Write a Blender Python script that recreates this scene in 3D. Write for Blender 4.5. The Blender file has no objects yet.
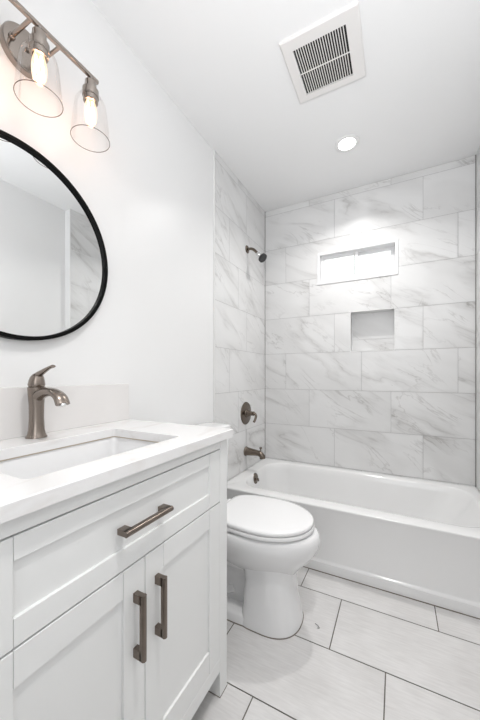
import bpy, bmesh, math, random
from mathutils import Vector, Matrix
from math import sin, cos, pi, radians

random.seed(7)
scene = bpy.context.scene
C = scene.collection

# ------------------------------------------------------------------ camera
cam_d = bpy.data.cameras.new('camera')
cam = bpy.data.objects.new('camera', cam_d)
C.objects.link(cam)
cam.location = (1.055, 0.0, 1.122)
cam.rotation_euler = (radians(90), 0, radians(27.5))
cam_d.sensor_fit = 'VERTICAL'
cam_d.sensor_height = 36.0
cam_d.sensor_width = 24.0
cam_d.lens = 36.0 * 301.5 / 720.0
cam_d.shift_y = 15.0 / 720.0
cam_d.clip_start = 0.01
scene.camera = cam

# ------------------------------------------------------------------ world
world = bpy.data.worlds.new('world')
scene.world = world
world.use_nodes = True
wb = world.node_tree.nodes['Background']
wb.inputs[0].default_value = (1.0, 1.0, 1.0, 1)
wb.inputs[1].default_value = 1.6

# ------------------------------------------------------------------ exposure
vs = scene.view_settings
vs.view_transform = 'Standard'
vs.look = 'None'
vs.gamma = 1.0
vs.use_curve_mapping = False
vs.exposure = 0.38

BULB_POWER = 15.0       # emission strength of the vanity bulbs
DOWNLIGHT_W = 5.2       # watts of the recessed downlight

# added unseen fill lamp by the doorway, bounced off the ceiling
ceil_fill = bpy.data.lights.new('bounce_fill', 'AREA')
ceil_fill.shape = 'DISK'
ceil_fill.size = 0.6
ceil_fill.energy = 5.9
ceil_fill.spread = radians(120)
ceil_fill.color = (0.96, 0.98, 1.0)
fo = bpy.data.objects.new('bounce_fill', ceil_fill)
fo.location = (1.05, -0.12, 1.55)
fo.rotation_euler = (radians(180 - 42), 0, radians(-2))
C.objects.link(fo)

# unseen fill lamp added in the doorway to brighten the lower surfaces
door_fill = bpy.data.lights.new('doorway_fill', 'AREA')
door_fill.shape = 'RECTANGLE'
door_fill.size = 0.84
door_fill.size_y = 1.1
door_fill.energy = 5.2
door_fill.color = (0.96, 0.98, 1.0)
ho = bpy.data.objects.new('doorway_fill', door_fill)
ho.location = (1.07, -0.40, 1.48)
ho.rotation_euler = (radians(90), 0, 0)
C.objects.link(ho)

# ------------------------------------------------------------------ materials
def new_mat(name):
    m = bpy.data.materials.new(name)
    m.use_nodes = True
    return m, m.node_tree, m.node_tree.nodes['Principled BSDF']

def simple(name, col, rough=0.5, metal=0.0, coat=0.0, ior=1.5, noise=0.0, nscale=30.0, bump=0.0):
    m, nt, b = new_mat(name)
    b.inputs['Base Color'].default_value = (*col, 1)
    b.inputs['Roughness'].default_value = rough
    b.inputs['Metallic'].default_value = metal
    b.inputs['Coat Weight'].default_value = coat
    b.inputs['Coat Roughness'].default_value = 0.08
    b.inputs['IOR'].default_value = ior
    tc = nt.nodes.new('ShaderNodeTexCoord')
    n = nt.nodes.new('ShaderNodeTexNoise')
    n.inputs['Scale'].default_value = nscale
    n.inputs['Detail'].default_value = 3
    nt.links.new(tc.outputs['Object'], n.inputs['Vector'])
    if noise > 0:
        r = nt.nodes.new('ShaderNodeMapRange')
        r.inputs['To Min'].default_value = 1 - noise
        r.inputs['To Max'].default_value = 1 + noise
        nt.links.new(n.outputs['Fac'], r.inputs['Value'])
        mx = nt.nodes.new('ShaderNodeVectorMath')
        mx.operation = 'SCALE'
        mx.inputs[0].default_value = col
        nt.links.new(r.outputs[0], mx.inputs['Scale'])
        nt.links.new(mx.outputs[0], b.inputs['Base Color'])
    if bump > 0:
        bp = nt.nodes.new('ShaderNodeBump')
        bp.inputs['Strength'].default_value = bump
        bp.inputs['Distance'].default_value = 0.002
        nt.links.new(n.outputs['Fac'], bp.inputs['Height'])
        nt.links.new(bp.outputs[0], b.inputs['Normal'])
    return m

WALL = simple('white_wall_paint', (0.86, 0.86, 0.86), 0.34, noise=0.004, nscale=6, bump=0.02)
CEIL = simple('white_ceiling_paint', (0.89, 0.89, 0.892), 0.7, noise=0.004, nscale=6)
TRIM = simple('white_trim', (0.85, 0.85, 0.845), 0.4)
CAB = simple('white_cabinet_paint', (0.83, 0.835, 0.83), 0.36, noise=0.006, nscale=14)
GAP = simple('cabinet_gap_shade', (0.13, 0.12, 0.11), 0.8)  # shade between the cabinet fronts, put into a dark colour
PORC = simple('white_porcelain', (0.84, 0.84, 0.845), 0.09, coat=0.4)
SEAT = simple('white_seat_plastic', (0.88, 0.88, 0.885), 0.22)
TUBM = simple('white_tub_enamel', (0.84, 0.84, 0.84), 0.16, coat=0.3)
NICKEL = simple('brushed_bronze_nickel', (0.275, 0.235, 0.205), 0.24, metal=1.0, noise=0.06, nscale=90)
DARKN = simple('dark_brushed_nickel', (0.175, 0.145, 0.12), 0.22, metal=1.0, noise=0.06, nscale=90)
PULL = simple('dark_bronze_nickel', (0.215, 0.18, 0.155), 0.28, metal=1.0, noise=0.06, nscale=90)
SATIN = simple('satin_nickel', (0.34, 0.30, 0.27), 0.19, metal=1.0, noise=0.04, nscale=60)
CHROME = simple('chrome', (0.8, 0.8, 0.8), 0.08, metal=1.0)
BLACK = simple('black_metal_frame', (0.003, 0.003, 0.003), 0.45, ior=1.2)
DARK = simple('slot_shade_black', (0.02, 0.02, 0.02), 0.8)
RUBBER = simple('black_nozzle_rubber', (0.03, 0.03, 0.032), 0.5)
MIRROR = simple('mirror_silver', (0.84, 0.85, 0.85), 0.0, metal=1.0)
GRILLE = simple('white_plastic_grille', (0.82, 0.80, 0.79), 0.4)
VINYL = simple('white_vinyl', (0.83, 0.83, 0.84), 0.3)
GROUTW = simple('wall_grout', (0.52, 0.52, 0.52), 0.9)
GROUTF = simple('floor_grout', (0.17, 0.155, 0.135), 0.9)
CERAMIC = simple('socket_ceramic', (0.85, 0.8, 0.72), 0.5)

def quartz_mat():
    m, nt, b = new_mat('white_quartz')
    b.inputs['Roughness'].default_value = 0.14
    tc = nt.nodes.new('ShaderNodeTexCoord')
    mp = nt.nodes.new('ShaderNodeMapping')
    mp.inputs['Scale'].default_value = (3.0, 1.2, 3.0)
    mp.inputs['Rotation'].default_value = (0, 0, 0.4)
    n = nt.nodes.new('ShaderNodeTexNoise')
    n.inputs['Scale'].default_value = 3.5
    n.inputs['Detail'].default_value = 8
    n.inputs['Distortion'].default_value = 1.2
    cr = nt.nodes.new('ShaderNodeValToRGB')
    e = cr.color_ramp.elements
    e[0].position = 0.30; e[0].color = (0.76, 0.735, 0.72, 1)
    e[1].position = 0.46; e[1].color = (0.845, 0.84, 0.84, 1)
    nt.links.new(tc.outputs['Object'], mp.inputs[0])
    nt.links.new(mp.outputs[0], n.inputs['Vector'])
    nt.links.new(n.outputs['Fac'], cr.inputs[0])
    nt.links.new(cr.outputs[0], b.inputs['Base Color'])
    return m
QUARTZ = quartz_mat()

def marble_mat():
    """white marble-look porcelain; the uv map is in metres, shifted per tile"""
    m, nt, b = new_mat('marble_look_tile')
    b.inputs['Roughness'].default_value = 0.32
    uv = nt.nodes.new('ShaderNodeUVMap'); uv.uv_map = 'UVMap'
    L = nt.links.new
    def mapping(rot, sc, src=None):
        # first turn the streak direction onto x, then stretch
        r = nt.nodes.new('ShaderNodeVectorRotate')
        r.rotation_type = 'Z_AXIS'
        r.inputs['Angle'].default_value = rot
        L(src or uv.outputs[0], r.inputs['Vector'])
        s = nt.nodes.new('ShaderNodeVectorMath'); s.operation = 'MULTIPLY'
        s.inputs[1].default_value = sc
        L(r.outputs[0], s.inputs[0])
        return s.outputs[0]
    def noise(vec, scale, detail, dist, rough=0.5):
        n = nt.nodes.new('ShaderNodeTexNoise')
        n.inputs['Scale'].default_value = scale
        n.inputs['Detail'].default_value = detail
        n.inputs['Distortion'].default_value = dist
        n.inputs['Roughness'].default_value = rough
        L(vec, n.inputs['Vector'])
        return n.outputs['Fac']
    def ramp(src, pts):
        c = nt.nodes.new('ShaderNodeValToRGB')
        e = c.color_ramp.elements
        e[0].position, v = pts[0]; e[0].color = (v, v, v, 1)
        e[1].position, v = pts[-1]; e[1].color = (v, v, v, 1)
        for p, v in pts[1:-1]:
            q = e.new(p); q.color = (v, v, v, 1)
        L(src, c.inputs[0])
        return c.outputs[0]
    def mul(a, b_, op='MULTIPLY'):
        n = nt.nodes.new('ShaderNodeMath'); n.operation = op; n.use_clamp = True
        L(a, n.inputs[0])
        if isinstance(b_, (int, float)): n.inputs[1].default_value = b_
        else: L(b_, n.inputs[1])
        return n.outputs[0]
    ang = radians(29)
    v1 = mapping(radians(27), (1.0, 4.0, 1.0))
    # broad soft streaks with a sharper core
    n1 = noise(v1, 1.15, 5, 0.35, 0.5)
    a = ramp(n1, [(0.0, 0), (0.42, 0), (0.488, 0.55), (0.5, 1), (0.508, 0.5), (0.55, 0), (1.0, 0)])
    ma = ramp(noise(mapping(ang, (1.0, 1.8, 1.0)), 2.0, 2, 0.2), [(0.0, 0.0), (0.46, 0.04), (0.64, 1), (1.0, 1)])
    v2 = mapping(radians(40), (1.0, 3.6, 1.0))
    t = ramp(noise(v2, 1.7, 5, 0.6, 0.55), [(0.0, 0), (0.482, 0), (0.5, 1), (0.512, 0), (1.0, 0)])
    mt = ramp(noise(mapping(0.2, (1.5, 2.0, 1)), 1.9, 2, 0.2), [(0.0, 0), (0.46, 0), (0.60, 1), (1.0, 1)])
    cl = ramp(noise(mapping(ang, (1.0, 2.6, 1.0)), 1.4, 4, 0.5), [(0.0, 0), (0.42, 0), (0.75, 1), (1.0, 1)])
    s = mul(mul(mul(a, ma), 0.54), mul(mul(mul(t, mt), 0.38), mul(cl, 0.20), 'ADD'), 'ADD')
    mix = nt.nodes.new('ShaderNodeMix'); mix.data_type = 'RGBA'
    mix.inputs[6].default_value = (0.80, 0.80, 0.80, 1)
    mix.inputs[7].default_value = (0.365, 0.355, 0.345, 1)
    L(s, mix.inputs[0])
    L(mix.outputs[2], b.inputs['Base Color'])
    return m
MARBLE = marble_mat()

SPLASH = simple('warm_white_quartz', (0.80, 0.782, 0.772), 0.2, noise=0.02, nscale=8)
CAULK = simple('tan_caulk', (0.50, 0.42, 0.33), 0.7)

SEAM = simple('dark_base_caulk', (0.20, 0.17, 0.145), 0.8)

def floor_mat():
    m, nt, b = new_mat('pale_floor_tile')
    b.inputs['Roughness'].default_value = 0.38
    uv = nt.nodes.new('ShaderNodeUVMap'); uv.uv_map = 'UVMap'
    L = nt.links.new
    mp = nt.nodes.new('ShaderNodeMapping'); mp.inputs['Scale'].default_value = (7, 60, 1)
    n = nt.nodes.new('ShaderNodeTexNoise'); n.inputs['Scale'].default_value = 2; n.inputs['Detail'].default_value = 4
    L(uv.outputs[0], mp.inputs[0]); L(mp.outputs[0], n.inputs['Vector'])
    n2 = nt.nodes.new('ShaderNodeTexNoise'); n2.inputs['Scale'].default_value = 5; n2.inputs['Detail'].default_value = 3
    L(uv.outputs[0], n2.inputs['Vector'])
    ad = nt.nodes.new('ShaderNodeMath'); ad.operation = 'ADD'
    L(n.outputs['Fac'], ad.inputs[0]); L(n2.outputs['Fac'], ad.inputs[1])
    cr = nt.nodes.new('ShaderNodeValToRGB')
    e = cr.color_ramp.elements
    e[0].position = 0.0; e[0].color = (0.635, 0.622, 0.615, 1)
    e[1].position = 1.0; e[1].color = (0.755, 0.745, 0.74, 1)
    hf = nt.nodes.new('ShaderNodeMapRange'); hf.inputs[1].default_value = 0.7; hf.inputs[2].default_value = 1.3
    L(ad.outputs[0], hf.inputs[0]); L(hf.outputs[0], cr.inputs[0])
    L(cr.outputs[0], b.inputs['Base Color'])
    return m
FLOORT = floor_mat()

def glass_mat(name, tint=(1, 1, 1), ior=1.45, edge=1.0):
    m = bpy.data.materials.new(name); m.use_nodes = True
    nt = m.node_tree; nt.nodes.clear()
    out = nt.nodes.new('ShaderNodeOutputMaterial')
    tr = nt.nodes.new('ShaderNodeBsdfTransparent'); tr.inputs[0].default_value = (*tint, 1)
    gl = nt.nodes.new('ShaderNodeBsdfGlossy'); gl.inputs['Roughness'].default_value = 0.02
    fr = nt.nodes.new('ShaderNodeFresnel'); fr.inputs[0].default_value = ior
    mu = nt.nodes.new('ShaderNodeMath'); mu.operation = 'MULTIPLY'; mu.inputs[1].default_value = edge
    mx = nt.nodes.new('ShaderNodeMixShader')
    nt.links.new(fr.outputs[0], mu.inputs[0]); nt.links.new(mu.outputs[0], mx.inputs[0])
    nt.links.new(tr.outputs[0], mx.inputs[1]); nt.links.new(gl.outputs[0], mx.inputs[2])
    nt.links.new(mx.outputs[0], out.inputs[0])
    return m
GLASS = glass_mat('clear_shade_glass', (0.992, 0.988, 0.985), 1.2, 0.25)
ENVEL = glass_mat('bulb_glass', (1.0, 0.93, 0.86), 1.3, 0.6)
_nt = ENVEL.node_tree          # weak emission added to the bulb glass in place of bloom
_out = [n for n in _nt.nodes if n.type == 'OUTPUT_MATERIAL'][0]
_src = _out.inputs[0].links[0].from_socket
_em = _nt.nodes.new('ShaderNodeEmission'); _em.inputs[0].default_value = (1.0, 0.72, 0.50, 1); _em.inputs[1].default_value = 0.4
_ad = _nt.nodes.new('ShaderNodeAddShader')
_nt.links.new(_src, _ad.inputs[0]); _nt.links.new(_em.outputs[0], _ad.inputs[1]); _nt.links.new(_ad.outputs[0], _out.inputs[0])
RIMGLASS = glass_mat('glass_rim', (0.50, 0.42, 0.38), 1.5, 0.6)
PANE = glass_mat('window_glass', (0.96, 0.98, 0.97))

def emit_mat(name, col, s):
    m = bpy.data.materials.new(name); m.use_nodes = True
    nt = m.node_tree; nt.nodes.clear()
    out = nt.nodes.new('ShaderNodeOutputMaterial')
    e = nt.nodes.new('ShaderNodeEmission')
    e.inputs[0].default_value = (*col, 1); e.inputs[1].default_value = s
    nt.links.new(e.outputs[0], out.inputs[0])
    return m
BULB = emit_mat('glowing_filament', (1.0, 0.61, 0.42), BULB_POWER)
LENS = emit_mat('downlight_lens', (1.0, 0.99, 0.97), 12.0)

# ------------------------------------------------------------------ mesh helpers
def link(name, bm, mat, parent=None, smooth=None, bevel=0.0, bseg=2, mods=None):
    bmesh.ops.remove_doubles(bm, verts=bm.verts, dist=1e-6)
    bmesh.ops.recalc_face_normals(bm, faces=bm.faces)
    me = bpy.data.meshes.new(name)
    bm.to_mesh(me); bm.free()
    o = bpy.data.objects.new(name, me)
    C.objects.link(o)
    mats = mat if isinstance(mat, (list, tuple)) else [mat]
    for mm in mats: me.materials.append(mm)
    if parent:
        o.parent = parent
        if parent.type == 'EMPTY':
            o.matrix_parent_inverse = Matrix.Translation(parent.location).inverted()
    if bevel > 0:
        b = o.modifiers.new('bevel', 'BEVEL'); b.width = bevel; b.segments = bseg
        b.limit_method = 'ANGLE'; b.angle_limit = radians(40); b.harden_normals = False
    if smooth is not None:
        for p in me.polygons: p.use_smooth = True
        me.set_sharp_from_angle(angle=radians(smooth))
    return o

def tag(o, label=None, cat=None, group=None, kind=None):
    if label: o['label'] = label
    if cat: o['category'] = cat
    if group: o['group'] = group
    if kind: o['kind'] = kind
    return o

def thing(name, loc, label, cat, group=None):
    o = bpy.data.objects.new(name, None)
    o.empty_display_size = 0.05
    o.location = loc
    C.objects.link(o)
    return tag(o, label, cat, group)

def box(bm, x0, x1, y0, y1, z0, z1):
    v = [bm.verts.new(p) for p in [(x0, y0, z0), (x1, y0, z0), (x1, y1, z0), (x0, y1, z0),
                                   (x0, y0, z1), (x1, y0, z1), (x1, y1, z1), (x0, y1, z1)]]
    for f in [(0, 3, 2, 1), (4, 5, 6, 7), (0, 1, 5, 4), (1, 2, 6, 5), (2, 3, 7, 6), (3, 0, 4, 7)]:
        bm.faces.new([v[i] for i in f])
    return v

def loft(bm, rings, cap0=True, cap1=True, close=False):
    """rings: lists of equally many points"""
    R = [[bm.verts.new(p) for p in r] for r in rings]
    n = len(R[0])
    pairs = list(zip(R[:-1], R[1:]))
    if close: pairs.append((R[-1], R[0]))
    for a, b in pairs:
        for i in range(n):
            j = (i + 1) % n
            bm.faces.new((a[i], a[j], b[j], b[i]))
    if not close:
        if cap0: bm.faces.new(list(reversed(R[0])))
        if cap1: bm.faces.new(R[-1])
    return R

def frame_of(d):
    d = Vector(d).normalized()
    up = Vector((0, 0, 1)) if abs(d.z) < 0.95 else Vector((1, 0, 0))
    u = d.cross(up).normalized()
    return u, u.cross(d).normalized()

def lathe(bm, origin, axis, prof, seg=32, cap0=True, cap1=True):
    """prof: (radius, distance along axis)"""
    o = Vector(origin); a = Vector(axis).normalized(); u, w = frame_of(a)
    rings = []
    for r, h in prof:
        r = max(r, 1e-5)
        rings.append([o + a * h + (u * cos(2 * pi * i / seg) + w * sin(2 * pi * i / seg)) * r for i in range(seg)])
    return loft(bm, rings, cap0, cap1)

def tube(bm, pts, rad, seg=16, caps=True, squash=None):
    pts = [Vector(p) for p in pts]
    n = len(pts)
    rads = rad if isinstance(rad, (list, tuple)) else [rad] * n
    rings = []
    u = None
    for i, p in enumerate(pts):
        d = (pts[min(i + 1, n - 1)] - pts[max(i - 1, 0)]).normalized()
        if u is None: u, w = frame_of(d)
        else:
            u = (u - d * u.dot(d)).normalized(); w = u.cross(d).normalized()
        r = rads[i]
        ru, rw = (r if isinstance(r, (tuple, list)) else (r, r))
        rings.append([p + u * cos(2 * pi * k / seg) * ru + w * sin(2 * pi * k / seg) * rw for k in range(seg)])
    return loft(bm, rings, caps, caps)

def smooth_path(pts, n=6):
    """Catmull-Rom"""
    P = [Vector(p) for p in pts]
    P = [P[0] * 2 - P[1]] + P + [P[-1] * 2 - P[-2]]
    out = []
    for i in range(1, len(P) - 2):
        for k in range(n):
            t = k / n
            a, b, c, d = P[i - 1], P[i], P[i + 1], P[i + 2]
            out.append(0.5 * ((2 * b) + (c - a) * t + (2 * a - 5 * b + 4 * c - d) * t * t + (3 * b - a - 3 * c + d) * t ** 3))
    out.append(P[-2])
    return out

def rrect(cx, cy, hx, hy, r, z, seg=8):
    """rounded rectangle ring in plane z"""
    r = min(r, hx - 1e-4, hy - 1e-4)
    pts = []
    for sx, sy, a0 in ((1, 1, 0), (-1, 1, 90), (-1, -1, 180), (1, -1, 270)):
        for k in range(seg + 1):
            a = radians(a0 + 90 * k / seg)
            pts.append((cx + sx * (hx - r) + r * cos(a), cy + sy * (hy - r) + r * sin(a), z))
    return pts

def rect_minus(rects, hole):
    hx0, hx1, hy0, hy1 = hole
    out = []
    for x0, x1, y0, y1 in rects:
        if x1 <= hx0 or x0 >= hx1 or y1 <= hy0 or y0 >= hy1:
            out.append((x0, x1, y0, y1)); continue
        if x0 < hx0: out.append((x0, hx0, y0, y1))
        if x1 > hx1: out.append((hx1, x1, y0, y1))
        a, b = max(x0, hx0), min(x1, hx1)
        if y0 < hy0: out.append((a, b, y0, hy0))
        if y1 > hy1: out.append((a, b, hy1, y1))
    return out

def tile_mesh(u0, u1, v0, v1, rows, offs, pitch, to3d, grout=0.0026, holes=(), seed=1, uoff=None):
    """rows: list of v breaks; offs[i]: u position of one joint in row i; returns bmesh with uv in metres"""
    rnd = random.Random(seed)
    bm = bmesh.new()
    uvl = bm.loops.layers.uv.new('UVMap')
    g = grout / 2
    for ri in range(len(rows) - 1):
        a, b = max(rows[ri], v0), min(rows[ri + 1], v1)
        if b - a < 0.004: continue
        k = math.floor((u0 - offs[ri]) / pitch)
        x = offs[ri] + k * pitch
        while x < u1:
            c, d = max(x, u0), min(x + pitch, u1)
            ox, oy = rnd.uniform(0, 40), rnd.uniform(0, 40)
            if d - c > 0.006:
                rects = [(c + g, d - g, a + g, b - g)]
                for h in holes: rects = rect_minus(rects, h)
                for (p, q, r, s) in rects:
                    vs_ = [(p, r), (q, r), (q, s), (p, s)]
                    f = bm.faces.new([bm.verts.new(to3d(*t)) for t in vs_])
                    for lp, t in zip(f.loops, vs_):
                        lp[uvl].uv = (t[0] + ox, t[1] + oy)
            x += pitch
    return bm

def link_tiles(name, bm, mat, parent=None):
    me = bpy.data.meshes.new(name)
    bm.to_mesh(me); bm.free()
    me.materials.append(mat)
    o = bpy.data.objects.new(name, me)
    C.objects.link(o)
    if parent: o.parent = parent
    return o

# ------------------------------------------------------------------ dimensions
W = 1.524            # tiled alcove width
WR = 1.600           # painted room width on the right
YB = 2.515           # back wall
YT = 1.673           # edge of the tiled alcove
H = 2.592            # ceiling
YF = -0.42           # wall behind the camera

# ------------------------------------------------------------------ room
bm = bmesh.new(); box(bm, -0.2, 1.8, YF - 0.12, YB + 0.25, -0.12, -0.004)
fl = tag(link('floor', bm, GROUTF), kind='structure')
rowsF = [1.571 - 0.3085 * k for k in range(7)][::-1] + [1.8795]
offF = []
for i in range(len(rowsF) - 1):
    k = round((1.571 - rowsF[i]) / 0.3085)      # 0 for the row by the tub
    offF.append(0.602 + 0.2075 * k)
bm = tile_mesh(-0.01, WR, YF, 1.85, rowsF, offF, 0.615, lambda u, v: (u, v, 0.0), grout=0.0042, seed=5)
link_tiles('tile_surface', bm, FLOORT, fl)

bm = bmesh.new(); box(bm, -0.2, 1.8, YF - 0.12, YB + 0.25, H, H + 0.12)
tag(link('ceiling', bm, CEIL), kind='structure')

bm = bmesh.new(); box(bm, -0.13, -0.010, YF - 0.12, YB + 0.12, 0, H)
wl = tag(link('wall_left', bm, WALL), kind='structure')
bm = bmesh.new(); box(bm, WR, WR + 0.12, YF - 0.12, YB + 0.12, 0, H)
wr = tag(link('wall_right', bm, WALL), kind='structure')

# back wall as a framed box around the window opening and the niche
WIN = (0.468, 1.064, 1.866, 2.128)
NIC = (0.730, 1.039, 1.3085, 1.617)
bm = bmesh.new()
rects = [(-0.13, WR + 0.12, 0.0, H)]
for h in (WIN, NIC): rects = rect_minus(rects, h)
for (a, b, c, d) in rects: box(bm, a, b, YB + 0.003, YB + 0.16, c, d)
box(bm, NIC[0], NIC[1], YB + 0.105, YB + 0.16, NIC[2], NIC[3])
wb_ = tag(link('wall_back', bm, GROUTW), kind='structure')

# wall behind the camera, with an open doorway
bm = bmesh.new()
box(bm, -0.01, 0.64, YF - 0.12, YF, 0, H)
box(bm, 1.50, WR, YF - 0.12, YF, 0, H)
box(bm, 0.64, 1.50, YF - 0.12, YF, 2.08, H)
tag(link('wall_front', bm, WALL), kind='structure')
bm = bmesh.new()
box(bm, 0.57, 0.64, YF - 0.001, YF + 0.018, 0, 2.15)
box(bm, 1.50, 1.57, YF - 0.001, YF + 0.018, 0, 2.15)
box(bm, 0.57, 1.57, YF - 0.001, YF + 0.018, 2.08, 2.15)
tag(link('trim_1', bm, TRIM, bevel=0.003), kind='structure')

# unseen enclosure added outside the doorway to block world light
bm = bmesh.new()
y0_ = YF - 1.3
box(bm, 0.30, 1.90, y0_ - 0.1, y0_, 0, H)
box(bm, 0.20, 0.30, y0_ - 0.1, YF - 0.12, 0, H)
box(bm, 1.90, 2.00, y0_ - 0.1, YF - 0.12, 0, H)
box(bm, 1.72, 1.90, YF - 0.12, YF - 0.08, 0, H)
box(bm, 0.20, 2.00, y0_ - 0.1, YF - 0.12, -0.12, 0.0)
box(bm, 0.20, 2.00, y0_ - 0.1, YF - 0.12, H, H + 0.1)
tag(link('doorway_blocker', bm, WALL), kind='structure')

# tiled alcove
rowsW = [0.0735 + 0.3085 * k for k in range(10)]
def offs_for(base, shift=0.205):
    return [base - shift * ((k - 1) % 3) for k in range(9)]
bm = tile_mesh(0.0, W, 0.36, H, rowsW, offs_for(0.606), 0.6145, lambda u, v: (u, YB, v), holes=(WIN, NIC), seed=11)
link_tiles('tile_surface', bm, MARBLE, wb_)
# left alcove wall: backer proud of the paint, with a pale edge trim
bm = bmesh.new(); box(bm, -0.0105, -0.002, YT, YB + 0.003, 0.0, H)
lb = tag(link('trim_2', bm, GROUTW), kind='structure')
offL = [2.138 - 0.137 * ((k - 1) % 3) for k in range(9)]
bm = tile_mesh(YT + 0.001, YB, 0.0, H, rowsW, offL, 0.6145, lambda u, v: (0.0, u, v), seed=23)
link_tiles('tile_surface', bm, MARBLE, lb)
bm = bmesh.new(); box(bm, -0.0105, 0.001, YT - 0.006, YT + 0.0005, 0.0, H)
tag(link('trim_3', bm, TRIM, bevel=0.001), kind='structure')
# right alcove wall: furred in
bm = bmesh.new(); box(bm, W + 0.002, WR + 0.001, YT, YB + 0.003, 0.0, H)
rb = tag(link('trim_4', bm, WALL), kind='structure')
bm = tile_mesh(YT + 0.001, YB, 0.36, H, rowsW, offs_for(2.05), 0.6145, lambda u, v: (W, u, v), seed=31)
link_tiles('tile_surface', bm, MARBLE, rb)
bm = bmesh.new(); box(bm, W - 0.001, W + 0.010, YT - 0.006, YT + 0.0005, 0.0, H)
tag(link('trim_5', bm, TRIM, bevel=0.001), kind='structure')
# dark silicone lines in the two back corners
SIL = simple('grey_corner_caulk', (0.22, 0.215, 0.21), 0.7)
bm = bmesh.new(); box(bm, -0.001, 0.0035, YB - 0.0035, YB + 0.001, 0.375, H)
tag(link('trim_6', bm, SIL), kind='structure')
bm = bmesh.new(); box(bm, W - 0.0045, W + 0.001, YB - 0.0045, YB + 0.001, 0.375, H)
tag(link('trim_7', bm, SIL), kind='structure')

# niche lining
bm = bmesh.new()
uvl = bm.loops.layers.uv.new('UVMap')
def quad(pts, uvs, off):
    f = bm.faces.new([bm.verts.new(p) for p in pts])
    for lp, t in zip(f.loops, uvs): lp[uvl].uv = (t[0] + off[0], t[1] + off[1])
n0, n1, z0, z1 = NIC[0] + .001, NIC[1] - .001, NIC[2] + .001, NIC[3] - .001; dep = 0.095; yb = YB + dep
zm = z0 + 0.098
quad([(n0, yb, z0), (n1, yb, z0), (n1, yb, zm - .001), (n0, yb, zm - .001)], [(0, 0), (.31, 0), (.31, .1), (0, .1)], (3.3, 7.1))
quad([(n0, yb, zm + .001), (n1, yb, zm + .001), (n1, yb, z1), (n0, yb, z1)], [(0, 0), (.31, 0), (.31, .2), (0, .2)], (9.3, 2.1))
quad([(n0, YB, z0), (n0, yb, z0), (n0, yb, z1), (n0, YB, z1)], [(0, 0), (dep, 0), (dep, .31), (0, .31)], (5.3, 6.6))
quad([(n1, YB, z0), (n1, yb, z0), (n1, yb, z1), (n1, YB, z1)], [(0, 0), (dep, 0), (dep, .31), (0, .31)], (15.3, 2.6))
quad([(n0, YB, z0), (n1, YB, z0), (n1, yb, z0), (n0, yb, z0)], [(0, 0), (.31, 0), (.31, dep), (0, dep)], (25.3, 2.2))
quad([(n0, YB, z1), (n1, YB, z1), (n1, yb, z1), (n0, yb, z1)], [(0, 0), (.31, 0), (.31, dep), (0, dep)], (5.3, 12.2))
link_tiles('niche', bm, MARBLE, wb_)
bm = bmesh.new()
e = 0.004
for (a, b, c, d) in ((n0 - e, n1 + e, z0 - e, z0), (n0 - e, n1 + e, z1, z1 + e), (n0 - e, n0, z0, z1), (n1, n1 + e, z0, z1)):
    box(bm, a, b, YB - 0.002, YB + 0.002, c, d)
link('niche_edging', bm, TRIM, wb_)

# ------------------------------------------------------------------ window
w0, w1, v0, v1 = WIN
bm = bmesh.new()
t = 0.022
box(bm, w0, w0 + t, YB - 0.006, YB + 0.11, v0, v1)
box(bm, w1 - t, w1, YB - 0.006, YB + 0.11, v0, v1)
box(bm, w0 + t, w1 - t, YB - 0.006, YB + 0.11, v0, v0 + t)
box(bm, w0 + t, w1 - t, YB - 0.006, YB + 0.11, v1 - t, v1)
win = tag(link('window_1', bm, VINYL, bevel=0.003), 'small white horizontal sliding window high in the marble tiled back wall', kind='structure')
def sash(x0, x1, y0, y1):
    bm = bmesh.new(); s = 0.026
    a, b = v0 + t, v1 - t
    box(bm, x0, x0 + s, y0, y1, a, b); box(bm, x1 - s, x1, y0, y1, a, b)
    box(bm, x0 + s, x1 - s, y0, y1, a, a + s); box(bm, x0 + s, x1 - s, y0, y1, b - s, b)
    sa = link('sash', bm, VINYL, win, bevel=0.003)
    bm = bmesh.new(); m_ = (y0 + y1) / 2
    box(bm, x0 + s - .003, x1 - s + .003, m_ - 0.002, m_ + 0.002, a + s - .003, b - s + .003)
    link('pane', bm, PANE, sa)
xm = 0.5 * (w0 + w1)
sash(w0 + t, xm + 0.018, YB + 0.03, YB + 0.055)
sash(xm - 0.018, w1 - t, YB + 0.065, YB + 0.09)

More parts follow.
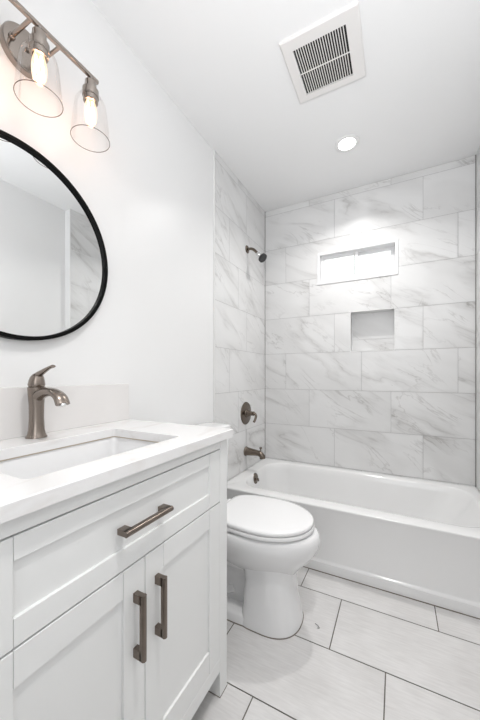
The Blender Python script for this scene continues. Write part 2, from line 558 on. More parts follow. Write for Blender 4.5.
# ------------------------------------------------------------------ bathtub
def tub():
    root = thing('bathtub', (0.76, 2.12, 0), 'white alcove bathtub with flat apron set between three marble tiled walls', 'bathtub')
    Z = 0.374
    x0, x1, y0, y1 = 0.002, W - 0.002, 1.737, YB - 0.002
    cx, cy = (x0 + x1) / 2, (y0 + y1) / 2
    hx, hy = (x1 - x0) / 2, (y1 - y0) / 2
    ix0, ix1, iy0, iy1 = 0.088, 1.472, 1.838, 2.452
    icx, icy = (ix0 + ix1) / 2, (iy0 + iy1) / 2
    ihx, ihy = (ix1 - ix0) / 2, (iy1 - iy0) / 2
    bm = bmesh.new()
    rings = []
    sg = 10
    # outside, upwards: skirt then apron (front only leans in slightly)
    def outer(z, f, r=0.012):
        return rrect(cx, cy + f / 2, hx, hy - f / 2, r, z, sg)
    rings.append(outer(0.0, 0.000))
    rings.append(outer(0.052, 0.002))
    rings.append(outer(0.060, 0.016))
    rings.append(outer(0.066, 0.019))
    rings.append(outer(Z - 0.030, 0.008))
    rings.append(outer(Z - 0.012, 0.001))
    rings.append(outer(Z - 0.006, 0.000))
    rings.append(outer(Z - 0.002, 0.0015))
    rings.append(outer(Z, 0.005))
    # rim, rolling into the basin
    def inner(z, l, r_, f, b, rad):
        a0, a1, b0, b1 = ix0 + l, ix1 - r_, iy0 + f, iy1 - b
        return rrect((a0 + a1) / 2, (b0 + b1) / 2, (a1 - a0) / 2, (b1 - b0) / 2, rad, z, sg)
    rings.append(inner(Z - 0.0005, -0.012, -0.012, -0.012, -0.010, 0.15))
    rings.append(inner(Z - 0.003, -0.003, -0.003, -0.003, -0.003, 0.15))
    rings.append(inner(Z - 0.012, 0.004, 0.004, 0.004, 0.004, 0.15))
    rings.append(inner(Z - 0.05, 0.010, 0.022, 0.012, 0.012, 0.15))
    rings.append(inner(Z - 0.15, 0.022, 0.085, 0.030, 0.030, 0.15))
    rings.append(inner(Z - 0.25, 0.036, 0.165, 0.050, 0.050, 0.15))
    rings.append(inner(Z - 0.29, 0.055, 0.205, 0.070, 0.070, 0.14))
    rings.append(inner(Z - 0.31, 0.095, 0.260, 0.110, 0.110, 0.12))
    rings.append(inner(Z - 0.316, 0.16, 0.34, 0.17, 0.17, 0.10))
    loft(bm, rings, True, True)
    link('tub_shell', bm, TUBM, root, smooth=50)
    bm = bmesh.new(); box(bm, x0, x1, y0 - 0.003, y0 + 0.004, 0.0002, 0.0035)
    link('base_caulk', bm, SEAM, root)
    # overflow plate on the drain end
    bm = bmesh.new()
    c = Vector((ix0 + 0.007, 2.100, Z - 0.043)); ax = Vector((1, 0, 0.12))
    lathe(bm, c - ax * 0.008, ax, [(0.041, 0), (0.041, 0.008), (0.038, 0.013), (0.020, 0.015), (0.0, 0.0155)], 28)
    ov = link('overflow_plate', bm, DARKN, root, smooth=40)
    ov['label'] = 'round bronze nickel overflow plate'
    bm = bmesh.new()
    tube(bm, [c + Vector((0.004, 0, 0)), c + Vector((0.026, 0.003, -0.005))], [0.006, 0.005], 12)
    tube(bm, [c + Vector((0.022, 0.0, 0.004)), c + Vector((0.026, 0.004, -0.018))], [0.005, 0.004], 12)
    link('lever', bm, DARKN, ov, smooth=40)
    bm = bmesh.new()
    lathe(bm, (0.33, 2.145, Z - 0.317), (0, 0, 1), [(0.035, 0), (0.035, 0.004), (0.03, 0.006), (0.0, 0.005)], 28)
    link('drain', bm, DARKN, root, smooth=40)
tub()

# ------------------------------------------------------------------ toilet
def toilet():
    cy = 1.330
    root = thing('toilet', (0.36, cy, 0), 'white two piece toilet with closed lid between the vanity and the bathtub', 'toilet')
    N = 56
    def egg(z, xb, xf, hw, nose=2.0, back=3.2, wide=0.45, taper=0.0):
        """outline from back xb to front xf; widest at fraction 'wide'"""
        xm_ = xb + (xf - xb) * wide
        pts = []
        for i in range(N):
            a = 2 * pi * i / N
            ca, sa = cos(a), sin(a)
            if ca >= 0:
                e = 2.0 / nose
                x = xm_ + (xf - xm_) * abs(ca) ** e
                y = hw * math.copysign(abs(sa) ** e, sa)
            else:
                e = 2.0 / back
                x = xm_ - (xm_ - xb) * abs(ca) ** e
                y = hw * math.copysign(abs(sa) ** e, sa)
                y *= 1 - taper * ((xm_ - x) / (xm_ - xb)) ** 1.8
            pts.append((x, cy + y, z))
        return pts
    bm = bmesh.new()
    # bowl
    loft(bm, [egg(0.215, 0.36, 0.640, 0.085), egg(0.245, 0.31, 0.662, 0.112), egg(0.270, 0.26, 0.684, 0.134), egg(0.300, 0.22, 0.712, 0.155),
              egg(0.335, 0.20, 0.738, 0.172), egg(0.370, 0.19, 0.752, 0.182), egg(0.395, 0.185, 0.755, 0.185),
              egg(0.412, 0.186, 0.750, 0.182), egg(0.421, 0.190, 0.740, 0.176), egg(0.424, 0.196, 0.728, 0.168)], True, True)
    # front pedestal column
    loft(bm, [egg(0.0, 0.42, 0.674, 0.134, 2.4, 6, 0.42), egg(0.012, 0.42, 0.674, 0.134, 2.4, 6, 0.42), egg(0.03, 0.422, 0.669, 0.131, 2.4, 6, 0.42),
              egg(0.12, 0.43, 0.652, 0.124, 2.4, 6, 0.42), egg(0.20, 0.435, 0.643, 0.120, 2.4, 6, 0.42),
              egg(0.245, 0.43, 0.645, 0.121, 2.3, 6, 0.42), egg(0.27, 0.42, 0.654, 0.125, 2.2, 6, 0.42), egg(0.285, 0.40, 0.662, 0.126, 2.1, 5, 0.42)], True, True)
    # rear plinth
    loft(bm, [egg(0.0, 0.10, 0.52, 0.132, 6, 5), egg(0.030, 0.10, 0.52, 0.129, 6, 5), egg(0.044, 0.105, 0.515, 0.118, 6, 5), egg(0.048, 0.12, 0.50, 0.09, 6, 5)])
    # set back body behind the column
    loft(bm, [egg(0.03, 0.13, 0.50, 0.062, 5, 3), egg(0.17, 0.13, 0.50, 0.060, 5, 3), egg(0.215, 0.12, 0.50, 0.085, 5, 3), egg(0.235, 0.12, 0.50, 0.106, 5, 3), egg(0.27, 0.12, 0.52, 0.114, 5, 3), egg(0.36, 0.11, 0.52, 0.12, 5, 3)])
    # tank shelf
    loft(bm, [egg(0.33, 0.02, 0.34, 0.10, 5, 5), egg(0.37, 0.01, 0.34, 0.13, 5, 5), egg(0.415, 0.01, 0.34, 0.145, 5, 5), egg(0.424, 0.012, 0.34, 0.14, 5, 5)])
    for s in (-1, 1):
        p = smooth_path([(0.36, cy + s * 0.040, 0.10), (0.31, cy + s * 0.050, 0.085), (0.25, cy + s * 0.056, 0.10), (0.21, cy + s * 0.056, 0.15), (0.20, cy + s * 0.05, 0.22)])
        tube(bm, p, [(0.030, 0.026)] * len(p), 14)
    link('bowl', bm, PORC, root, smooth=45)
    bm = bmesh.new()
    loft(bm, [egg(0.0002, 0.418, 0.6765, 0.1365, 2.4, 6, 0.42), egg(0.003, 0.418, 0.6765, 0.1365, 2.4, 6, 0.42)])
    loft(bm, [egg(0.0002, 0.098, 0.522, 0.1345, 6, 5), egg(0.003, 0.098, 0.522, 0.1345, 6, 5)])
    link('base_caulk', bm, SEAM, root)
    # seat and lid
    def lidring(z, xb, xf, hw): return egg(z, xb, xf, hw, 2.05, 5.0, 0.50, 0.14)
    bm = bmesh.new()
    loft(bm, [lidring(0.4290, 0.266, 0.719, 0.174), lidring(0.4320, 0.261, 0.727, 0.182), lidring(0.440, 0.260, 0.729, 0.184), lidring(0.4465, 0.264, 0.725, 0.181)])
    for sx, sy in ((0.31, 0.11), (0.31, -0.11), (0.60, 0.10), (0.60, -0.10)):
        box(bm, sx - 0.012, sx + 0.012, cy + sy - 0.008, cy + sy + 0.008, 0.4235, 0.4300)
    link('seat', bm, SEAT, root, smooth=50)
    bm = bmesh.new()
    loft(bm, [lidring(0.4490, 0.280, 0.716, 0.171), lidring(0.4500, 0.276, 0.722, 0.178), lidring(0.4555, 0.274, 0.725, 0.181), lidring(0.4635, 0.274, 0.724, 0.180),
              lidring(0.4680, 0.279, 0.718, 0.175), lidring(0.4700, 0.295, 0.702, 0.161), lidring(0.4715, 0.33, 0.66, 0.12)])
    link('lid', bm, SEAT, root, smooth=50)
    for s in (-1, 1):
        bm = bmesh.new()
        tube(bm, [(0.258, cy + s * 0.04, 0.446), (0.258, cy + s * 0.085, 0.446)], 0.011, 14)
        box(bm, 0.243, 0.275, cy + s * 0.062 - 0.016, cy + s * 0.062 + 0.016, 0.424, 0.445)
        link('hinge', bm, SEAT, root, smooth=40)
    # tank
    bm = bmesh.new()
    loft(bm, [rrect(0.105, cy, 0.075, 0.180, 0.03, 0.424), rrect(0.105, cy, 0.085, 0.195, 0.035, 0.45), rrect(0.1025, cy, 0.0885, 0.208, 0.035, 0.65),
              rrect(0.102, cy, 0.090, 0.212, 0.035, 0.801)])
    link('tank', bm, PORC, root, smooth=45)
    bm = bmesh.new()
    r_ = 0.05
    loft(bm, [rrect(0.106, cy, 0.094, 0.216, r_, 0.802), rrect(0.106, cy, 0.099, 0.223, r_, 0.807), rrect(0.106, cy, 0.100, 0.225, r_, 0.818),
              rrect(0.106, cy, 0.098, 0.223, r_, 0.828), rrect(0.106, cy, 0.088, 0.213, r_, 0.834), rrect(0.106, cy, 0.06, 0.185, r_, 0.836)])
    link('tank_lid', bm, PORC, root, smooth=45)
    bm = bmesh.new()
    lathe(bm, (0.185, cy - 0.15, 0.735), (1, 0, 0), [(0.013, 0), (0.013, 0.014), (0.009, 0.018)], 16)
    tube(bm, [(0.204, cy - 0.155, 0.735), (0.208, cy - 0.12, 0.732), (0.208, cy - 0.075, 0.727)], [0.006, 0.006, 0.007], 12)
    link('flush_lever', bm, CHROME, root, smooth=40)
toilet()

# ------------------------------------------------------------------ vanity
VX = 0.510                      # face plane
VY0, VY1 = 0.147, 0.945
def pull(parent, p0, p1):
    """a bar pull from p0 to p1 on the face plane"""
    bm = bmesh.new()
    vertical = abs(p1[2] - p0[2]) > abs(p1[1] - p0[1])
    x = VX
    h = 0.0065
    if vertical:
        y = p0[1]; a, b = sorted((p0[2], p1[2]))
        for z0_, z1_ in ((a, a + 0.021), (b - 0.021, b)):
            box(bm, x, x + 0.024, y - h, y + h, z0_, z1_)
        tube(bm, [(x + 0.027, y, a - 0.001), (x + 0.027, y, b + 0.001)], 0.0066, 18)
        box(bm, x + 0.020, x + 0.027, y - h, y + h, a, b)
    else:
        z = p0[2]; a, b = sorted((p0[1], p1[1]))
        for y0_, y1_ in ((a, a + 0.021), (b - 0.021, b)):
            box(bm, x, x + 0.024, y0_, y1_, z - h, z + h)
        tube(bm, [(x + 0.027, a - 0.001, z), (x + 0.027, b + 0.001, z)], 0.0066, 18)
        box(bm, x + 0.020, x + 0.027, a, b, z - h, z + h)
    o = link('handle', bm, PULL, parent, smooth=35)
    o['label'] = 'dark bronze nickel bar handle'
    return o

def shaker(name, root, y0, y1, z0, z1, sw, rt, rb_, label=None):
    """five piece shaker front with fine joints between stiles and rails"""
    bm = bmesh.new()
    g = 0.0009
    xb = VX - 0.020
    box(bm, xb, VX, y0, y0 + sw, z0, z1)
    box(bm, xb, VX, y1 - sw, y1, z0, z1)
    box(bm, xb, VX - 0.0002, y0 + sw + g, y1 - sw - g, z0, z0 + rb_)
    box(bm, xb, VX - 0.0002, y0 + sw + g, y1 - sw - g, z1 - rt, z1)
    box(bm, xb + 0.002, VX - 0.007, y0 + sw - 0.002, y1 - sw + 0.002, z0 + rb_ - 0.002, z1 - rt + 0.002)
    o = link(name, bm, CAB, root, bevel=0.0008, bseg=1)
    if label: o['label'] = label
    return o

def vanity():
    root = thing('vanity_cabinet', (0.25, 0.546, 0), 'white shaker bathroom vanity cabinet with one drawer over two doors', 'cabinet')
    ly = 0.048
    # carcass
    bm = bmesh.new()
    box(bm, 0.0, VX - 0.022, VY0 + 0.004, VY1 - 0.004, 0.14, 0.16)          # bottom
    box(bm, 0.0, 0.012, VY0 + 0.004, VY1 - 0.004, 0.14, 0.86)               # back panel
    box(bm, 0.0, VX - 0.03, VY0 + 0.004, VY0 + 0.020, 0.12, 0.898)
    box(bm, 0.0, VX - 0.03, VY1 - 0.020, VY1 - 0.004, 0.12, 0.898)
    link('carcass', bm, CAB, root)
    bm = bmesh.new()
    box(bm, VX - 0.026, VX, VY0 + ly, VY1 - ly, 0.866, 0.899)               # top rail
    link('top_rail', bm, CAB, root, bevel=0.0008, bseg=1)
    bm = bmesh.new()
    box(bm, VX - 0.026, VX, VY0 + ly, VY1 - ly, 0.092, 0.138)               # bottom rail
    link('bottom_rail', bm, CAB, root, bevel=0.0008, bseg=1)
    bm = bmesh.new()
    box(bm, VX - 0.034, VX - 0.022, VY0 + ly, VY1 - ly, 0.138, 0.866)  # dark sheet added for the shade in the gaps
    link('gap_backing', bm, GAP, root)
    for y0 in (VY0, VY1 - ly):
        for xx in (VX - 0.062, 0.0):
            bm = bmesh.new()
            box(bm, xx, xx + 0.062, y0, y0 + ly, 0.0, 0.899)
            lg = link('leg', bm, CAB, root, bevel=0.001, bseg=1)
            bm = bmesh.new(); box(bm, xx - 0.001, xx + 0.063, y0 - 0.001, y0 + ly + 0.001, 0.0002, 0.003)
            link('foot_pad', bm, SEAM, lg)
    a, b = VY0 + ly + 0.0015, VY1 - ly - 0.0015
    dr = shaker('drawer', root, a, b, 0.683, 0.8625, 0.064, 0.040, 0.047)
    pull(dr, (0, 0.463, 0.777), (0, 0.611, 0.777))
    mid = 0.546
    d1 = shaker('door', root, a, mid - 0.001, 0.1385, 0.679, 0.064, 0.062, 0.074)
    d2 = shaker('door', root, mid + 0.001, b, 0.1385, 0.679, 0.064, 0.062, 0.074)
    pull(d1, (0, 0.5145, 0.464), (0, 0.5145, 0.613))
    pull(d2, (0, 0.5850, 0.464), (0, 0.5850, 0.613))
vanity()

# countertop with sink cut-out
CT, CB = 0.928, 0.900
SX0, SX1, SY0, SY1 = 0.142, 0.446, 0.312, 0.762
def countertop():
    root = thing('countertop', (0.26, 0.546, CB), 'white quartz vanity countertop with sink cut out and backsplash', 'countertop')
    bm = bmesh.new()
    x0, x1, y0, y1 = -0.009, 0.531, 0.138, 0.953
    o_t = rrect((x0 + x1) / 2, (y0 + y1) / 2, (x1 - x0) / 2, (y1 - y0) / 2, 0.003, CT, 6)
    o_t2 = rrect((x0 + x1) / 2, (y0 + y1) / 2, (x1 - x0) / 2 - 0.002, (y1 - y0) / 2 - 0.002, 0.003, CT, 6)
    o_t = [(p[0], p[1], CT - 0.002) for p in o_t]
    o_b = [(p[0], p[1], CB) for p in o_t]
    c = ((SX0 + SX1) / 2, (SY0 + SY1) / 2, (SX1 - SX0) / 2, (SY1 - SY0) / 2)
    i_t = rrect(c[0], c[1], c[2] + 0.0015, c[3] + 0.0015, 0.012, CT, 6)
    i_t2 = rrect(*c, 0.012, CT - 0.0015, 6)
    i_b = rrect(*c, 0.012, CB, 6)
    loft(bm, [o_b, o_t, o_t2, i_t, i_t2, i_b], close=True)
    link('slab', bm, QUARTZ, root, smooth=30)
    bm = bmesh.new()
    box(bm, -0.009, 0.011, 0.138, 0.949, CT, 1.084)
    link('backsplash', bm, SPLASH, root, bevel=0.0015)
countertop()

def sink():
    root = thing('undermount_sink', (0.294, 0.546, CB - 0.14), 'white rectangular undermount sink set in the quartz countertop', 'sink')
    bm = bmesh.new()
    cx, cy = (SX0 + SX1) / 2, (SY0 + SY1) / 2
    hx, hy = (SX1 - SX0) / 2, (SY1 - SY0) / 2
    z = CB - 0.0008
    R = [rrect(cx, cy, hx + 0.020, hy + 0.02, 0.03, z), rrect(cx, cy, hx + 0.004, hy + 0.004, 0.022, z), rrect(cx, cy, hx + 0.002, hy + 0.002, 0.022, z - 0.004),
         rrect(cx, cy, hx - 0.004, hy - 0.004, 0.025, z - 0.06), rrect(cx, cy, hx - 0.012, hy - 0.012, 0.03, z - 0.105),
         rrect(cx, cy, hx - 0.03, hy - 0.03, 0.04, z - 0.125), rrect(cx, cy, hx - 0.08, hy - 0.08, 0.04, z - 0.133), rrect(cx, cy, 0.02, 0.02, 0.019, z - 0.136)]
    R += [rrect(cx, cy, 0.025, 0.025, 0.024, z - 0.146), rrect(cx, cy, hx - 0.02, hy - 0.02, 0.04, z - 0.138), rrect(cx, cy, hx, hy, 0.03, z - 0.11), rrect(cx, cy, hx + 0.010, hy + 0.010, 0.03, z - 0.012), rrect(cx, cy, hx + 0.020, hy + 0.020, 0.03, z - 0.010)]
    loft(bm, R, close=True)
    link('basin', bm, PORC, root, smooth=45)
    bm = bmesh.new()
    zc = CB - 0.0007
    loft(bm, [rrect(cx, cy, hx + 0.003, hy + 0.003, 0.015, zc), rrect(cx, cy, hx - 0.0012, hy - 0.0012, 0.012, zc),
              rrect(cx, cy, hx - 0.0012, hy - 0.0012, 0.012, zc - 0.002), rrect(cx, cy, hx + 0.003, hy + 0.003, 0.015, zc - 0.002)], close=True)
    link('caulk_bead', bm, CAULK, root)
    bm = bmesh.new()
    lathe(bm, (cx, cy, z - 0.137), (0, 0, 1), [(0.024, 0), (0.024, 0.003), (0.018, 0.005), (0.014, 0.002), (0, 0.002)], 24)
    link('drain', bm, NICKEL, root, smooth=40)
sink()

def faucet():
    fx, fy = 0.058, 0.541
    root = thing('sink_faucet', (fx, fy, CT), 'brushed bronze nickel single lever faucet standing behind the sink', 'faucet')
    def ov(cx, z, rx, ry, n=28):
        return [(cx + rx * cos(2 * pi * i / n), fy + ry * sin(2 * pi * i / n), z) for i in range(n)]
    bm = bmesh.new()
    z = CT + 0.0004
    loft(bm, [ov(fx, z, 0.029, 0.029), ov(fx, z + 0.003, 0.029, 0.029), ov(fx, z + 0.009, 0.0250, 0.0250), ov(fx, z + 0.022, 0.0220, 0.0220), ov(fx, z + 0.06, 0.0200, 0.0200),
              ov(fx, z + 0.10, 0.0205, 0.0205), ov(fx, z + 0.140, 0.0235, 0.0235), ov(fx, z + 0.1555, 0.0245, 0.0245), ov(fx, z + 0.1575, 0.0215, 0.0215)])
    link('body', bm, NICKEL, root, smooth=40)
    bm = bmesh.new()
    p = smooth_path([(fx, fy, z + 0.122), (fx + 0.022, fy, z + 0.134), (fx + 0.055, fy, z + 0.142), (fx + 0.092, fy, z + 0.141), (fx + 0.120, fy, z + 0.129), (fx + 0.134, fy, z + 0.108)], 6)
    n = len(p)
    rr = [(0.0185 + 0.003 * i / n, 0.019 - 0.008 * min(1, i / n * 1.6)) for i in range(n)]
    tube(bm, p, rr, 20)
    link('spout', bm, NICKEL, root, smooth=50)
    bm = bmesh.new()
    lathe(bm, (fx + 0.132, fy, z + 0.110), (0.3, 0, -0.8), [(0.0095, 0), (0.0095, 0.006), (0.008, 0.007)], 18)
    link('aerator', bm, CHROME, root, smooth=40)
    # lever: a domed cap sweeping up into a slim lever
    bm = bmesh.new()
    zz = z + 0.1600
    loft(bm, [ov(fx, zz - 0.003, 0.021, 0.021), ov(fx, zz, 0.0225, 0.0225), ov(fx, zz + 0.004, 0.0235, 0.0235), ov(fx + 0.001, zz + 0.016, 0.0215, 0.0215), ov(fx + 0.003, zz + 0.028, 0.018, 0.018),
              ov(fx + 0.006, zz + 0.037, 0.012, 0.012), ov(fx + 0.009, zz + 0.041, 0.004, 0.004)])
    p = smooth_path([(fx - 0.004, fy, zz + 0.018), (fx + 0.008, fy, zz + 0.032), (fx + 0.030, fy, zz + 0.042), (fx + 0.062, fy, zz + 0.054), (fx + 0.086, fy, zz + 0.060)], 6)
    n = len(p)
    rr = [(0.014 - 0.007 * min(1, 1.4 * i / n) + 0.003 * max(0, i / n - .7), 0.013 - 0.0085 * min(1, 1.3 * i / n)) for i in range(n)]
    tube(bm, p, rr, 18)
    link('lever', bm, NICKEL, root, smooth=50)
faucet()

# ------------------------------------------------------------------ mirror
def mirror():
    cy, cz, R = 0.525, 1.542, 0.310
    root = thing('round_mirror', (-0.010, cy, cz), 'round wall mirror with thin black metal frame above the vanity', 'mirror')
    bm = bmesh.new()
    seg = 128
    prof = [(R - 0.013, -0.010), (R, -0.010), (R, 0.0185), (R - 0.0015, 0.020), (R - 0.0115, 0.020), (R - 0.013, 0.0185)]
    rings = []
    for r, x in prof:
        rings.append([(x, cy + r * cos(2 * pi * i / seg), cz + r * sin(2 * pi * i / seg)) for i in range(seg)])
    loft(bm, rings, close=True)
    link('frame', bm, BLACK, root, smooth=35)
    bm = bmesh.new()
    lathe(bm, (-0.009, cy, cz), (1, 0, 0), [(R - 0.0125, 0), (R - 0.0125, 0.018)], seg)
    link('mirror_glass', bm, MIRROR, root)
mirror()

# ------------------------------------------------------------------ vanity light
def vanity_light():
    BX, BZ, cy, pitch = 0.120, 2.150, 0.515, 0.168
    root = thing('vanity_light', (-0.010, cy, 2.16), 'satin nickel bath light bar with clear glass shades above the mirror', 'wall light')
    bm = bmesh.new()
    n = 48
    def oval(x, a, b): return [(x, cy + 0.020 + a * cos(2 * pi * i / n), 2.152 + b * sin(2 * pi * i / n)) for i in range(n)]
    loft(bm, [oval(-0.0095, 0.066, 0.066), oval(0.010, 0.066, 0.066), oval(0.014, 0.063, 0.063), oval(0.015, 0.054, 0.054)])
    link('backplate', bm, SATIN, root, smooth=40)
    bm = bmesh.new()
    box(bm, 0.014, 0.020, cy + 0.017, cy + 0.027, 2.147, 2.157)
    link('plate_screw', bm, PULL, root, bevel=0.001)
    bm = bmesh.new()
    box(bm, BX - 0.006, BX + 0.006, cy - pitch - 0.028, cy + pitch + 0.028, BZ - 0.006, BZ + 0.006)
    link('bar', bm, SATIN, root, bevel=0.0015)
    for s in (-1, 1):
        bm = bmesh.new()
        tube(bm, [(0.012, cy + 0.020 + s * 0.042, 2.152), (BX, cy + 0.020 + s * 0.042, BZ)], 0.0055, 14)
        lathe(bm, (0.014, cy + 0.020 + s * 0.042, 2.152), (1, 0, 0), [(0.009, 0), (0.009, 0.006), (0.0065, 0.009)], 16)
        link('arm', bm, SATIN, root, smooth=40)
    for k in (-1, 0, 1):
        y = cy + k * pitch
        bm = bmesh.new()
        lathe(bm, (BX, y, BZ - 0.004), (0, 0, -1), [(0.0075, 0), (0.0115, 0.010), (0.0180, 0.017), (0.0190, 0.036), (0.0210, 0.042), (0.0260, 0.045), (0.0260, 0.068), (0.0235, 0.070),
                                          (0.0235, 0.084), (0.0210, 0.086), (0.0175, 0.086), (0.0165, 0.066), (0.0, 0.066)], 32)
        link('socket', bm, SATIN, root, smooth=35)
        # bell glass shade: thin wall
        bm = bmesh.new()
        z = BZ - 0.068
        pr = [(0.0265, 0.0), (0.034, 0.006), (0.044, 0.020), (0.0490, 0.036), (0.053, 0.064), (0.0565, 0.098), (0.0588, 0.124), (0.0602, 0.149)]
        # refine
        fine = []
        P = smooth_path([(r, h, 0) for r, h in pr], 4)
        for q in P: fine.append((q.x, q.y))
        lathe(bm, (BX, y, z), (0, 0, -1), fine, 48, False, False)
        sh = link('glass_shade', bm, GLASS, root, smooth=60)
        bm = bmesh.new()
        rings = []
        for j in range(8):
            a = 2 * pi * j / 8
            rings.append([(BX + (0.0604 + 0.0010 * cos(a)) * cos(2 * pi * i / 48), y + (0.0604 + 0.0010 * cos(a)) * sin(2 * pi * i / 48), z - 0.149 + 0.0011 * sin(a)) for i in range(48)])
        loft(bm, rings, close=True)
        link('rim', bm, RIMGLASS, sh, smooth=60)
        bm = bmesh.new()
        lathe(bm, (BX, y, BZ - 0.0705), (0, 0, -1), [(0.011, 0), (0.0125, 0.012), (0.016, 0.024), (0.0195, 0.042), (0.0205, 0.060), (0.0185, 0.080), (0.011, 0.098), (0.004, 0.106), (0.0, 0.107)], 24)
        bl = link('bulb', bm, ENVEL, root, smooth=60)
        bl['label'] = 'clear bulb with glowing warm filament'
        bm = bmesh.new()
        pts = []
        for i in range(9):
            a_ = 2 * pi * i / 8
            r_ = 0.0090 if i % 2 == 0 else 0.0135
            pts.append((BX + r_ * cos(a_), y + r_ * sin(a_), BZ - (0.093 if i % 2 == 0 else 0.158)))
        tube(bm, pts, 0.0020, 8)
        link('filament', bm, BULB, bl, smooth=60)
vanity_light()

# ------------------------------------------------------------------ exhaust fan grille
def vent():
    x0, x1, y0, y1 = 0.592, 0.922, 1.260, 1.590
    root = thing('exhaust_fan_grille', ((x0 + x1) / 2, (y0 + y1) / 2, H), 'square white exhaust fan grille with dark slots on the ceiling', 'vent')
    gx0, gx1, gy0, gy1 = 0.640, 0.866, 1.313, 1.553
    bm = bmesh.new()
    zt, zb = H, H - 0.014
    O = [(x0, y0, zt), (x1, y0, zt), (x1, y1, zt), (x0, y1, zt)]
    O1 = [(x0, y0, zt - 0.010), (x1, y0, zt - 0.010), (x1, y1, zt - 0.010), (x0, y1, zt - 0.010)]
    b_ = 0.005
    O2 = [(x0 + b_, y0 + b_, zb), (x1 - b_, y0 + b_, zb), (x1 - b_, y1 - b_, zb), (x0 + b_, y1 - b_, zb)]
    I2 = [(gx0, gy0, zb), (gx1, gy0, zb), (gx1, gy1, zb), (gx0, gy1, zb)]
    I1 = [(gx0, gy0, zt), (gx1, gy0, zt), (gx1, gy1, zt), (gx0, gy1, zt)]
    loft(bm, [O, O1, O2, I2, I1], close=True)
    link('cover', bm, GRILLE, root)
    bm = bmesh.new()
    box(bm, gx0, gx1, gy0, gy1, zt - 0.0045, zt - 0.0005)  # near-black slab, the shade behind the slats put into its colour
    link('slot_shade', bm, DARK, root)
    n = 21
    p = (gx1 - gx0) / n
    for k in range(n - 1):
        bm = bmesh.new()
        xc = gx0 + (k + 1) * p
        box(bm, xc - 0.0018, xc + 0.0018, gy0, gy1, zb + 0.0008, zb + 0.0026)
        link('slat', bm, GRILLE, root)
    bm = bmesh.new()
    ym = 0.5 * (gy0 + gy1) + 0.002
    box(bm, gx0, gx1, ym - 0.0022, ym + 0.0022, zb + 0.0002, zb + 0.0028)
    link('crossbar', bm, GRILLE, root)
vent()

# ------------------------------------------------------------------ recessed downlight
def downlight(x, y, label, watts=DOWNLIGHT_W):
    root = thing('recessed_downlight', (x, y, H), label, 'ceiling light')
    bm = bmesh.new()
    lathe(bm, (x, y, H), (0, 0, -1), [(0.074, 0), (0.074, 0.003), (0.070, 0.005), (0.0525, 0.004), (0.0495, 0.0)], 48, False, False)
    link('trim_ring', bm, TRIM, root, smooth=40)
    bm = bmesh.new()
    lathe(bm, (x, y, H), (0, 0, -1), [(0.0500, 0.0003), (0.0500, 0.0018), (0.0, 0.0022)], 48)
    link('lens', bm, LENS, root)
    ld = bpy.data.lights.new('downlight_lamp', 'AREA')
    ld.shape = 'DISK'; ld.size = 0.09; ld.spread = radians(130); ld.energy = watts; ld.color = (1.0, 0.985, 0.96)
    lo = bpy.data.objects.new('downlight_lamp', ld)
    lo.location = (x, y, H - 0.012)
    lo.parent = root
    lo.matrix_parent_inverse = Matrix.Translation(root.location).inverted()
    C.objects.link(lo)
downlight(0.773, 2.014, 'round lit recessed downlight in the ceiling over the bathtub')
downlight(1.06, 0.50, 'added unseen recessed downlight as fill above the floor in front of the vanity', 5.2)  # out of view, added to lift the vanity and floor

# ------------------------------------------------------------------ shower fittings
def shower_head():
    y, z = 2.147, 2.118
    root = thing('shower_sprayer', (0, y, z), 'small shower head on a bent nickel arm high on the tiled left wall', 'shower head')
    bm = bmesh.new()
    lathe(bm, (0.0, y, z), (1, 0, 0), [(0.031, 0), (0.031, 0.003), (0.026, 0.008), (0.014, 0.012), (0.010, 0.012)], 28)
    link('flange', bm, DARKN, root, smooth=40)
    bm = bmesh.new()
    p = smooth_path([(0.004, y, z), (0.035, y, z - 0.001), (0.060, y, z - 0.014), (0.085, y, z - 0.040), (0.108, y, z - 0.066)], 6)
    tube(bm, p, 0.0105, 16)
    link('arm', bm, DARKN, root, smooth=50)
    d = Vector((0.70, -0.10, -0.71)).normalized()
    o = Vector((0.092, y, z - 0.048))
    bm = bmesh.new()
    lathe(bm, o, d, [(0.012, 0), (0.0175, 0.003), (0.0175, 0.020), (0.013, 0.024), (0.018, 0.030), (0.027, 0.044), (0.0335, 0.052), (0.0345, 0.058)], 28)
    link('spray_head', bm, CHROME, root, smooth=35)
    bm = bmesh.new()
    lathe(bm, o + d * 0.058, d, [(0.0340, 0), (0.0355, 0.003), (0.0355, 0.014), (0.032, 0.018), (0.0, 0.018)], 28)
    link('spray_face', bm, RUBBER, root, smooth=35)
shower_head()

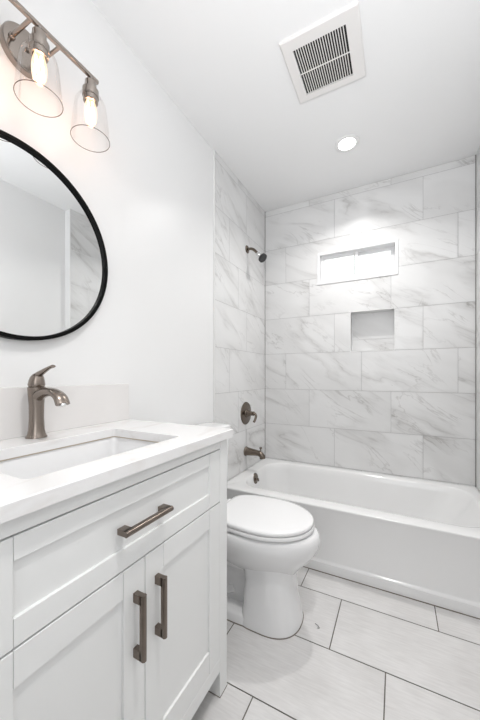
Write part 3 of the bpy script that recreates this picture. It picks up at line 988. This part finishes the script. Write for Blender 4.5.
def shower_valve():
    y, z = 2.125, 0.822
    root = thing('shower_valve', (0, y, z), 'round nickel shower valve plate with lever handle on the tiled left wall', 'shower valve')
    bm = bmesh.new()
    lathe(bm, (0, y, z), (1, 0, 0), [(0.089, 0), (0.089, 0.003), (0.085, 0.007), (0.060, 0.010), (0.036, 0.012), (0.034, 0.016), (0.030, 0.018), (0, 0.018)], 48)
    link('plate', bm, DARKN, root, smooth=35)
    bm = bmesh.new()
    lathe(bm, (0.016, y, z), (1, 0, 0), [(0.026, 0), (0.023, 0.012), (0.017, 0.034), (0.0165, 0.050), (0.018, 0.054), (0.012, 0.061), (0.0, 0.062)], 28)
    p = smooth_path([(0.064, y, z + 0.004), (0.080, y - 0.002, z + 0.001), (0.091, y - 0.006, z - 0.016), (0.088, y - 0.016, z - 0.044), (0.080, y - 0.024, z - 0.064)], 6)
    tube(bm, p, [(0.010, 0.008)] * len(p), 14)
    link('lever', bm, DARKN, root, smooth=45)
shower_valve()

def tub_spout():
    y, z = 2.125, 0.520
    root = thing('tub_spout', (0, y, z), 'nickel tub spout with diverter knob above the drain end of the bathtub', 'tub spout')
    bm = bmesh.new()
    p = smooth_path([(0.0, y, z + 0.004), (0.045, y, z + 0.002), (0.090, y, z + 0.001), (0.122, y, z - 0.004), (0.140, y, z - 0.020), (0.143, y, z - 0.038)], 6)
    n = len(p)
    rr = [0.034 - 0.012 * min(1, i / n * 2.4) for i in range(n)]
    rr = [(r, r) for r in rr]
    tube(bm, p, rr, 22)
    link('spout', bm, DARKN, root, smooth=50)
    bm = bmesh.new()
    lathe(bm, (0, y, z + 0.003), (1, 0, 0), [(0.037, 0), (0.037, 0.005), (0.033, 0.011)], 28)
    link('flange', bm, DARKN, root, smooth=35)
    bm = bmesh.new()
    lathe(bm, (0.128, y, z + 0.010), (0, 0, 1), [(0.005, 0), (0.005, 0.022), (0.010, 0.026), (0.011, 0.034), (0.008, 0.038), (0, 0.039)], 18)
    link('diverter_knob', bm, DARKN, root, smooth=35)
tub_spout()

# small scrap on the floor
bm = bmesh.new()
p = smooth_path([(0.728, 1.362, 0.002), (0.736, 1.358, 0.003), (0.744, 1.352, 0.004), (0.750, 1.346, 0.002), (0.742, 1.342, 0.002)], 4)
tube(bm, p, 0.0014, 8)
tag(link('scrap', bm, simple('grey_scrap', (0.25, 0.25, 0.25), 0.5), smooth=50), 'tiny curled grey scrap lying on the floor tile beside the toilet', 'debris')
